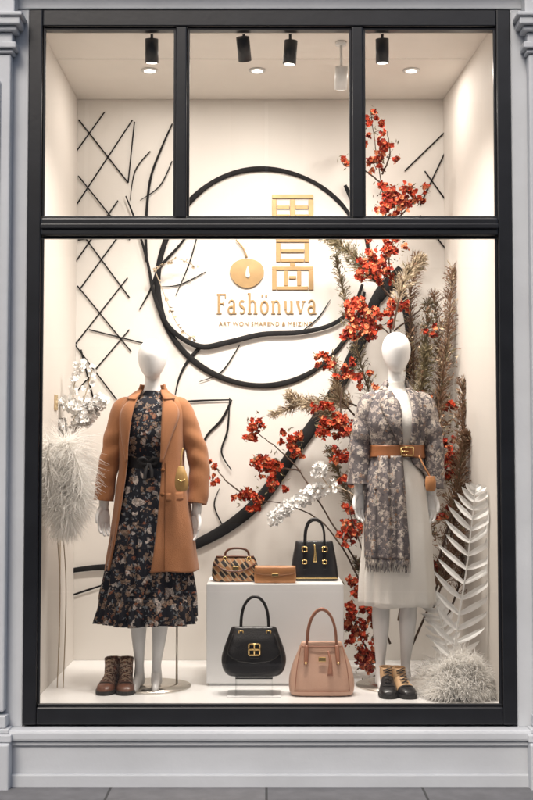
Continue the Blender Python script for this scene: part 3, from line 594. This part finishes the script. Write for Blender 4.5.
ps.append(arch('handle',x+.01,y-.005,z+.115,.062,.055,.006,M['brown'],1,0,.5)); ps.append(box('clasp',x-.012,x+.022,y-.058,y-.047,z+.055,z+.082,M['brass'],.003))
ps.append(tube('top_trim',[(x-.098,y-.022,z+.127),(x,y-.028,z+.130),(x+.098,y-.022,z+.127)],.005,M['brown'],8)); ps.append(tube('flap_edge',[(x-.112,y-.040,z+.10),(x-.06,y-.052,z+.065),(x,y-.056,z+.055),(x+.06,y-.052,z+.065),(x+.112,y-.040,z+.10)],.004,M['brown'],8))
for sx in(-1,1): ps+=rect_frame(x+.01+sx*.062,y-.032,z+.118,.008,.009,.0025,M['brass'])
grp('patchwork_handbag',ps)
x,y,z=.044,.60,.512
ps=[bag('bag_body',x,y,z,[(.0,.095,.022),(.003,.104,.028),(.02,.107,.031),(.065,.106,.028),(.082,.102,.020),(.086,.095,.014)],M['tan2'],6)]
V=[];F=[]
for i in range(9):
    t_=.088-.048*i/8
    for k in range(17):
        u=-1+2*k/16; V.append((x+u*.104,y-.036-.003*math.sin(i/8*3.1)*1+(.012 if i==0 else 0),z+t_+.012*abs(u)**3*(i/8)))
for i in range(8):
    for k in range(16): a=i*17+k; F.append((a,a+17,a+18,a+1))
fl=mesh_obj('flap',V,F,M['tan2']); s=fl.modifiers.new('so','SOLIDIFY'); s.thickness=.004; ps.append(fl)
ps.append(box('clasp',x-.018,x+.018,y-.047,y-.040,z+.036,z+.052,M['brass'],.003)); grp('clutch_bag',ps)
x,y,z=.25,.74,.512
ps=[bag('bag_body',x,y,z,[(.0,.112,.050),(.004,.121,.058),(.03,.124,.062),(.10,.116,.052),(.165,.104,.040),(.198,.098,.032),(.204,.092,.026)],M['bblack'],5)]
ps.append(arch('handle_front',x,y-.045,z+.18,.052,.142,.006,M['bblack'],1,0,.6)); ps.append(arch('handle_back',x+.006,y+.03,z+.18,.050,.130,.006,M['bblack'],1,0,.6))
for sx in(-1,1):
    ps.append(box('strap',x+sx*.052-.009,x+sx*.052+.009,y-.069,y-.050,z+.06,z+.185,M['bblack'],.003)); ps+=rect_frame(x+sx*.052,y-.072,z+.165,.012,.012,.003,M['brass'])
    ps+=rect_frame(x+sx*.052,y-.074,z+.10,.010,.009,.003,M['brass'])
ps.append(tube('charm',[(x+.0,y-.06,z+.19),(x+.002,y-.07,z+.14),(x+.0,y-.075,z+.10)],[.004,.006,.012],M['brass'],8,.5))
ps.append(box('base_trim',x-.118,x+.118,y-.066,y-.058,z+.012,z+.018,M['brass'],.001))
grp('tote_bag',ps)

# ------------------------------------------------------------------ shoes
def boot(name,x,y,up,shaft,shaft_h=.15,yaw=0,slim=1,lace='lace',toe=None):
    """toe toward -Y, toe tip at y; one boot"""
    ps=[]
    prof=[(0,.010),(.012,.030),(.035,.040),(.07,.046),(.11,.040),(.15,.034),(.20,.036),(.232,.030),(.245,.012)]
    q=cr([(a,b_*slim) for a,b_ in prof],3)
    def plate(nm,z0,z1,y0,y1,g,m_):
        pl=[(a,b_) for a,b_ in q if y0<=a<=y1]
        rim=[(-b_*g,a) for a,b_ in pl]+[(b_*g,a) for a,b_ in pl[::-1]]; n_=len(rim)
        V=[(a,b_,z0) for a,b_ in rim]+[(a,b_,z1) for a,b_ in rim]
        F=[tuple(range(n_)),tuple(range(2*n_-1,n_-1,-1))]+[(i,i+n_,(i+1)%n_+n_,(i+1)%n_) for i in range(n_)]
        return mesh_obj(nm,V,F,m_,False)
    ps.append(plate('sole',.006,.020,0,1,1.08,M['sole'])); ps.append(plate('heel',.001,.0058,.165,1,1.02,M['sole'])); ps.append(plate('heel_b',.0005,.0055,0.0,.12,1.0,M['sole']))
    hts=[(0,.020),(.015,.036),(.04,.048),(.075,.058),(.11,.076),(.145,.098),(.19,.105),(.235,.100),(.245,.085)]
    hq=cr(hts,3); V=[];F=[];I=[];n_=18
    for (a,hw),(a2,h) in zip(q,hq):
        for k in range(n_+1):
            t_=math.pi*k/n_; c,s_=math.cos(t_),math.sin(t_)
            V.append((hw*math.copysign(abs(c)**.75,c),a,.018+(h-.018)*s_**.8 if s_>1e-6 else .018))
    for i in range(len(q)-1):
        for k in range(n_):
            b_=i*(n_+1)+k; F.append((b_,b_+1,b_+n_+2,b_+n_+1)); I.append(1 if q[i][0]<.06 else 0)
    ps.append(mesh_obj('upper',V,F,[up,toe or up],True,I))
    S=shaft_h
    ps.append(loft('shaft',[(.06,0,.185,.034*slim,.056),(.09,0,.188,.036*slim,.056),(.12,0,.192,.036*slim,.050),(S,0,.195,.039*slim,.050),(S+.001,0,.195,.034*slim,.045),(S-.02,0,.195,.032*slim,.042)],shaft,28,2.2,4))
    for i in range(5):
        t_=i/4; yy=.085+.055*t_; zz=.066+(S-.072)*t_
        if t_>.5: yy=.128+.014*t_
        w=.017+.004*t_
        ps.append(tube('lace',[(-w,yy+.004,zz-.003),(0,yy-.010,zz+.004),(w,yy+.004,zz-.003)],.0024,M[lace],6))
        ps.append(tube('lace_x',[(-w,yy+.004,zz-.003),(0,yy-.006,zz+.008),(w,yy+.006,zz+.011)],.0022,M[lace],6))
    ps.append(tube('toe_seam',[(-.043*slim,.062,.024),(-.028*slim,.058,.050),(0,.052,.056),(.028*slim,.058,.050),(.043*slim,.062,.024)],.002,M['sole'],6))
    g=grp(name,ps); g.location=(x,y,0); g.rotation_euler=(0,0,yaw); return g
boot('ankle_boot',-.794,.285,M['bootpat'],M['bootpat'],.150,math.radians(-7),1.0,'lace2',M['brown']); boot('ankle_boot',-.683,.285,M['bootpat'],M['bootpat'],.150,math.radians(6),1.0,'lace2',M['brown'])
boot('lace_up_shoe',.584,.20,M['bblack'],M['tanshoe'],.12,math.radians(-3),1.0,'lace',M['bblack']); boot('lace_up_shoe',.690,.195,M['tanshoe'],M['tanshoe'],.12,math.radians(14),1.0,'lace',M['bblack'])

# ------------------------------------------------------------------ plants
class PB:
    def __init__(s): s.V=[];s.F=[];s.I=[]
    def tube(s,path,rad,mi,n=5):
        f0=len(s.F); tube_data(path,rad,n,1,s.V,s.F); s.I+=[mi]*(len(s.F)-f0)
    def leaf(s,p,d,l,w,mi,nrm=None,bend=0):
        d=d.normalized(); a=nrm if nrm else Vector((R(-1,1),R(-1,1),R(-1,1))); sd=d.cross(a)
        if sd.length<1e-4: sd=d.cross(Vector((1,.3,0)))
        sd.normalize(); up=sd.cross(d)
        b=len(s.V); s.V+=[p,p+d*l*.45+sd*w*.5+up*bend*l*.3,p+d*l+up*bend*l*-.2,p+d*l*.45-sd*w*.5+up*bend*l*.3]; s.F.append((b,b+1,b+2,b+3)); s.I.append(mi)
    def petal(s,p,d,l,w,mi,nrm,bend=0):
        d=d.normalized(); sd=d.cross(nrm)
        if sd.length<1e-4: return
        sd.normalize(); up=sd.cross(d); b=len(s.V)
        for a,q in((0,0),(.4,.42),(.78,.46),(1,.16),(1,-.16),(.78,-.46),(.4,-.42)): s.V.append(p+d*l*a+sd*w*q+up*bend*l*(a*a*.5-abs(q)*.3))
        s.F+=[(b,b+1,b+2,b+3),(b,b+3,b+4),(b,b+4,b+5,b+6)]; s.I+=[mi]*3
    def strand(s,p,d,l,w,mi,droop=.3,seg=3):
        d=d.normalized(); sd=d.cross(Vector((R(-.4,.4),-1,R(-.4,.4))))
        if sd.length<1e-4: return
        sd.normalize(); b=len(s.V); q=p.copy(); dd=d.copy()
        for i in range(seg+1):
            ww=w*(1-i/seg*.85); s.V+=[q+sd*ww*.5,q-sd*ww*.5]; q=q+dd*(l/seg); dd=(dd+Vector((R(-.1,.1),R(-.1,.1),-droop/seg*1.5))).normalized()
        for i in range(seg): s.F.append((b+2*i,b+2*i+1,b+2*i+3,b+2*i+2)); s.I.append(mi)
    def flower(s,c,r,mi):
        n=Vector((R(-1,1),R(-1.6,.2),R(-.6,1))).normalized(); a=n.cross(Vector((0,0,1))).normalized(); b=n.cross(a)
        k=random.choice((4,5,5))
        a0=R(0,6)
        for i in range(k):
            t=a0+2*math.pi*i/k; d=a*math.cos(t)+b*math.sin(t)+n*R(.1,.6); s.petal(c,d,r*R(.75,1.1),r*R(.7,1.0),mi,n,R(-.4,.7))
    def obj(s,name,mats): return mesh_obj(name,s.V,s.F,mats,False,s.I)
def rv(): return Vector((R(-1,1),R(-1,1),R(-1,1))).normalized()
def clampx(p):
    wall=1.10-(p.y-.06)*.0565-.01
    p.x=min(p.x,wall); p.x=max(p.x,-1.09); p.y=min(p.y,1.285); return p
def G(u,v,y): return Vector(((u-266.5)/183.,y,1.144+(459-v)/183.))
def Gs(pts,y0,y1):
    n=len(pts); return [G(u,v,y0+(y1-y0)*i/(n-1)) for i,(u,v) in enumerate(pts)]

pb=PB(); RED=[M['twig'],M['red'],M['orange'],M['dred'],M['olive']]
def twigpath(pts,y0,y1,r0=.006,r1=.002):
    q=cr([tuple(p) for p in Gs(pts,y0,y1)],8); q=[Vector(p)+rv()*.003 for p in q]; pb.tube(q,[r0+(r1-r0)*i/(len(q)-1) for i in range(len(q))],0); return q
def cluster(u,v,y,r,dens=1.0,pal=(1,1,1,2,2,3)):
    c=G(u,v,y); r*=1.12
    for s_ in range(3):
        e=c+rv()*r*.8; pb.tube([c+Vector((0,0,-r*.5)),e],[.002,.001],0,4)
    n_=int(95*dens*(r/.05)**1.6)
    subs=[c+Vector((R(-1,1)*r,R(-1,.6)*r*.8,R(-1,1)*r*.85)) for _ in range(max(4,int(n_/10)))]
    for i in range(n_):
        p=random.choice(subs)+rv()*r*.36*R(.2,1)
        pb.flower(clampx(p),R(.010,.018),random.choice(pal))
    for i in range(int(n_*.15)): pb.leaf(clampx(c+rv()*r*1.2),rv(),R(.02,.035),.008,4)
for p in [([(395,420),(392,330),(390,235),(380,160),(372,104)],1.0,1.0),([(384,180),(365,165),(344,157)],1.0,1.0),([(392,225),(410,205),(428,188)],1.0,.95),([(384,170),(392,150),(388,128)],1,.95),
          ([(380,560),(362,470),(340,410),(345,372),(322,360)],.9,.95),([(375,590),(330,520),(295,465),(262,436),(246,422)],.85,1.0),([(370,600),(330,530),(290,505),(248,500)],.85,.95),([(300,470),(280,468),(262,470)],.95,1.0),
          ([(385,600),(365,560),(350,520),(345,490)],.8,.8),([(380,650),(362,640),(350,610)],.8,.75),([(400,350),(385,330),(362,318)],.95,.9),([(392,300),(378,275),(370,262)],.98,.95),([(395,330),(420,310),(432,300)],1,1),([(250,500),(225,480),(213,464)],1.0,1.1),([(395,480),(430,440),(440,400),(446,350)],1.05,1.1),([(420,600),(440,530),(450,470)],.8,.75)]:
    twigpath(*p)
for u,v,y,r,d in [(373,108,1,.032,1),(377,122,1,.040,1),(388,148,.97,.055,1),(378,160,1,.044,1),(345,157,1,.030,1),(366,140,1,.022,.7),(382,185,1,.036,.8),(397,197,.97,.072,1.1),(418,192,.96,.040,.9),(428,188,.95,.026,.7),(385,212,.97,.056,1),(374,236,.97,.03,.7),
                  (394,247,.92,.057,1.1),(374,266,.93,.077,1.3),(385,278,.95,.04,.9),(398,307,.93,.050,1),(358,310,.9,.057,1),(360,325,.9,.077,1.3),(350,340,.92,.034,.8),(345,370,.93,.050,1),(325,360,.95,.045,1),(322,404,.95,.048,.9),(343,424,.92,.064,1.2),(328,430,.92,.052,1.1),(366,380,.95,.042,.8),
                  (258,424,1,.043,1),(248,434,1,.036,1),(290,440,.98,.050,1.1),(296,452,.95,.034,1),(266,466,1,.068,1.1),(278,482,.95,.042,1),(252,500,.95,.056,1),(240,496,.97,.034,.8),(214,463,1.1,.026,.8),(212,480,1.1,.024,.8),
                  (352,524,.85,.056,1),(345,535,.85,.044,.9),(350,583,.8,.044,.9),(356,610,.78,.066,1.1),(350,625,.78,.060,1),(365,640,.75,.064,1.1),(362,655,.72,.050,1),(348,505,.85,.036,.8),(430,330,1,.04,.6),(340,455,.9,.048,.9),(345,480,.9,.042,.9),(445,440,.9,.048,.8),(440,470,.8,.060,1),(452,455,.85,.048,.9),(425,395,1,.035,.5),(385,320,.95,.042,.9),(448,462,.75,.045,.9),(438,510,.8,.042,.8),(446,405,.95,.036,.6),(430,560,.8,.04,.7)]:
    cluster(u,v,y,r,d,(1,1,1,2,2,3) if u<420 or v<220 else (1,3,3,2))
pb.obj('red_blossom_branches',RED)

pb=PB(); DR=[M['twig'],M['olive'],M['brownleaf'],M['tanleaf']]
def feather(pts,y0,y1,l,mi,dens=420,r0=.007,start=.25,w=.0045,spread=.8,droop=.25):
    q=cr([tuple(p) for p in Gs(pts,y0,y1)],10); q=[clampx(Vector(p)) for p in q]; pb.tube(q,[r0*(1-.8*i/(len(q)-1)) for i in range(len(q))],0)
    n_=len(q)-1
    for i in range(dens):
        t=start+(1-start)*random.random(); f=t*n_; k=min(int(f),n_-1); p=q[k].lerp(q[k+1],f-k); tan=(q[k+1]-q[k]).normalized()
        d=tan*.9+rv()*spread; ll=l*R(.6,1.2)*(1-.55*(t-start)/(1-start))
        m_=mi if random.random()<.75 else random.choice((1,2,3))
        pb.strand(p,d,ll,w*R(.7,1.3),m_,droop,2)
        if random.random()<.5:
            e=p+d.normalized()*ll*.6
            for _ in range(3): pb.leaf(clampx(e+rv()*.008),d+rv()*.9,R(.014,.030),R(.004,.008),m_)
for a in [([(400,640),(422,540),(436,430),(448,340),(455,268)],.9,1.0,.14,2,640),([(405,640),(438,560),(455,470),(458,385)],.75,.8,.14,2,600),([(398,620),(420,500),(425,400),(432,300)],1.0,1.1,.14,1,540),
          ([(392,560),(382,440),(356,335),(338,250)],1.05,1.12,.10,1,420),([(395,300),(372,275),(348,248),(325,232)],.95,1.0,.12,1,440),([(392,330),(404,280),(420,262)],.9,.9,.11,3,340),([(400,450),(415,410),(425,375),(428,350)],1.0,1.0,.11,1,320),
          ([(380,470),(350,430),(320,408),(290,396)],.98,1.05,.12,3,480),([(385,420),(345,400),(310,402),(275,412)],1.05,1.1,.09,3,320),([(430,560),(446,500),(455,450),(462,440)],.7,.7,.12,2,420),([(425,600),(440,560),(450,530)],.7,.65,.1,2,300),([(380,560),(350,500),(330,450)],1.0,1.0,.09,1,260),([(360,420),(340,395),(335,360)],1.0,1.0,.09,3,240),
          ([(440,620),(455,580),(462,540),(462,500)],.85,.85,.11,2,300),([(388,640),(372,600),(355,560)],.9,.9,.09,1,260),([(400,560),(412,470),(418,380),(415,300),(422,250)],1.1,1.15,.12,2,460),([(405,600),(432,480),(444,380),(440,290)],1.05,1.15,.12,2,460)]:
    feather(*a)
for i in range(22):
    u=R(395,448); v=R(300,620); c=G(u,v,R(.85,1.15))
    for k in range(60): pb.leaf(clampx(c+rv()*R(0,.09)),rv()+Vector((0,0,.6)),R(.02,.045),R(.006,.012),random.choice((1,2,2,3)))
pb.obj('dried_foliage',DR)

pb=PB(); WM=[M['paletwig'],M['white'],M['whiteleaf']]
def plume(path,rad,n_,w=.0050,mi=1,droop=.6):
    q=[Vector(p) for p in cr(path,10)]
    for i in range(n_):
        t=random.random(); f=t*(len(q)-1); k=min(int(f),len(q)-2); p=q[k].lerp(q[k+1],f-k); tan=(q[k+1]-q[k]).normalized()
        r_=rad*(math.sin(math.pi*min(1,.16+t*.8))**.5)
        d=tan*.5+rv()*.9; pb.strand(clampx(p),d,r_*R(.6,1.25),w*R(.5,1.4),mi,droop,3)
for path,rad,n_ in [([(-1.03,.40,1.20),(-.98,.34,1.21),(-.925,.31,1.11),(-.89,.30,.96)],.15,1300),([(-1.05,.38,1.16),(-1.02,.34,1.06),(-.98,.31,.93),(-.95,.30,.82)],.16,1500),([(-1.06,.32,1.24),(-1.07,.30,1.16),(-1.06,.29,1.02),(-1.04,.29,.88)],.13,1000),([(-.99,.36,1.12),(-.94,.31,1.0),(-.905,.30,.88)],.135,900),([(-1.04,.34,1.0),(-1.01,.31,.90),(-.99,.30,.80)],.14,900)]:
    plume(path,rad,n_)
for x in(-1.05,-1.02): pb.tube([Vector(p) for p in cr([(x,.5,.0),(x+.01,.5,.5),(x-.01,.46,.9),(x,.40,1.18)],6)],.0028,0,6)
pb.obj('pampas_grass',WM)
pb=PB()
for pts in ([(52,640),(62,520),(72,440),(88,402),(96,372)],[(72,440),(90,425),(106,402)],[(66,480),(58,440),(48,425)],[(82,415),(78,395),(84,365)]):
    q=[clampx(Vector(p)) for p in cr([tuple(p) for p in Gs(pts,.78,.8)],8)]; pb.tube(q,.003,0,5)
    for i in range(40):
        p=q[int(len(q)*R(.5,.999))]; pb.flower(clampx(p+rv()*.025),R(.010,.020),2)
for u,v in((85,410),(98,408),(75,405),(88,422),(76,438),(104,403),(48,428)):
    c=G(u,v,.78)
    for i in range(26): pb.flower(clampx(c+rv()*.035),R(.014,.030),2)
pb.obj('white_blossom_twig',WM)
pb=PB()
q=[Vector(p) for p in cr([tuple(p) for p in Gs([(362,500),(335,486),(312,492),(290,505),(272,518)],.86,.9)],8)]; pb.tube(q,.003,0,5)
for i in range(260):
    p=q[int(len(q)*R(.3,.999))]; pb.flower(p+rv()*.038,R(.010,.020),2)
q=[Vector(p) for p in cr([tuple(p) for p in Gs([(330,488),(322,478),(318,470)],.86,.86)],8)]; pb.tube(q,.003,0,5)
for i in range(50): pb.flower(q[-1]+rv()*.04,R(.010,.02),2)
pb.obj('white_blossom_spray',WM)
pb=PB()
for pts in([(150,262),(165,300),(176,322),(192,335)],[(150,262),(172,250),(192,258)]):
    q=[Vector(p) for p in cr([tuple(p) for p in Gs(pts,1.2,1.2)],8)]; pb.tube(q,.0025,0,5)
    for i in range(16): pb.flower(random.choice(q)+rv()*.012,R(.008,.014),1)
pb.obj('blossom_twig',[M['paletwig'],M['tanleaf']])

pb=PB()
def fern(path,n_,lmax,y):
    q=[Vector(p) for p in cr(path,12)]; pb.tube(q,[.006*(1-.7*i/(len(q)-1)) for i in range(len(q))],2,6)
    for i in range(n_):
        t=.14+.86*i/(n_-1); f=t*(len(q)-1); k=min(int(f),len(q)-2); p=q[k].lerp(q[k+1],f-k); tan=(q[k+1]-q[k]).normalized()
        l=lmax*math.sin(math.pi*(.16+.80*t))**.8
        for s_ in(-1,1):
            l2=l*R(.88,1.1); side=Vector((tan.z,0,-tan.x))*s_
            d=(side*.86+tan*R(.4,.6)+Vector((0,R(-.25,.15),0))).normalized(); nn=Vector((R(-.3,.3),-1,R(.2,.7))).normalized(); wv=nn.cross(d).normalized()
            b=len(pb.V); S=8; cv=R(.15,.35)
            for j in range(S+1):
                a=j/S; c=p+d*l2*a+tan*l2*cv*a*a+Vector((0,0,-.10*l2*a*a)); w=.015*math.sin(math.pi*min(1,.12+a*.88))**.7+.0005
                c=clampx(c); pb.V+=[c+wv*w,c+Vector((0,.005,0)),c-wv*w]
            for j in range(S):
                a=b+3*j; pb.F+= [(a,a+1,a+4,a+3),(a+1,a+2,a+5,a+4)]; pb.I+=[2,2]
fern([(.90,.36,.05),(.93,.34,.30),(.975,.31,.60),(1.005,.30,.85),(1.02,.29,1.0)],15,.175,.3)
fern([(.92,.42,.05),(.90,.48,.22),(.87,.50,.36),(.83,.50,.46)],10,.10,.4)
pb.obj('white_fern_leaf',WM)
pb=PB()
# bleached feather mound: dense drooping tufts over a low dome
tufts=[(.925,.31,.165,.13,.185),(.83,.36,.09,.10,.135),(1.00,.26,.08,.09,.15),(.90,.22,.12,.07,.08)]
for tx,ty,rx_,ry_,hh in tufts:
    for i in range(int(2500*rx_/.12)):
        a=R(0,2*math.pi); r_=math.sqrt(random.random()); x=tx+rx_*r_*math.cos(a); y=ty+ry_*r_*math.sin(a); z=.01+hh*(1-r_**2)*R(.65,1)*(1+.5*noise.noise(Vector((x*14,y*14,0))))
        d=Vector((math.cos(a)*r_,math.sin(a)*r_-.6,.55))+rv()*.6
        pb.strand(clampx(Vector((x,y,max(.006,z)))),d,R(.04,.085),R(.004,.008),1,.7,3)
for i in range(len(pb.V)):
    v=Vector(pb.V[i])
    if v.z<.002: v.z=.002
    v.y=max(v.y,.075)
    pb.V[i]=v
pb.obj('feather_mound',WM)

# ------------------------------------------------------------------ camera, world, sun
cam=bpy.data.cameras.new('camera'); co=link(bpy.data.objects.new('camera',cam)); SC.camera=co
cam.sensor_fit='VERTICAL'; cam.sensor_height=24; cam.lens=24*1182.5/800; cam.clip_end=2000; cam.clip_start=.05
co.location=(0,-5.5,1.144); co.rotation_euler=(math.radians(90+2.865),0,0)
w=bpy.data.worlds.new('World'); SC.world=w; w.use_nodes=True; t=w.node_tree; bg=t.nodes['Background']; sk=t.nodes.new('ShaderNodeTexSky'); sk.sky_type='NISHITA'; sk.sun_disc=False
EL,AZ=math.radians(44),math.radians(200)
sk.sun_elevation=EL; sk.sun_rotation=AZ; sk.dust_density=4; sk.air_density=1.0; t.links.new(sk.outputs[0],bg.inputs[0]); bg.inputs[1].default_value=.15
sl=bpy.data.lights.new('sun','SUN'); sl.energy=1.5; sl.angle=math.radians(25); sl.color=(1,.96,.9); so=link(bpy.data.objects.new('sun',sl))
d=Vector((math.sin(AZ)*math.cos(EL),math.cos(AZ)*math.cos(EL),math.sin(EL))); so.rotation_euler=(-d).to_track_quat('-Z','Y').to_euler()
print('polys',sum(len(o.data.polygons) for o in SC.objects if o.type=='MESH'))
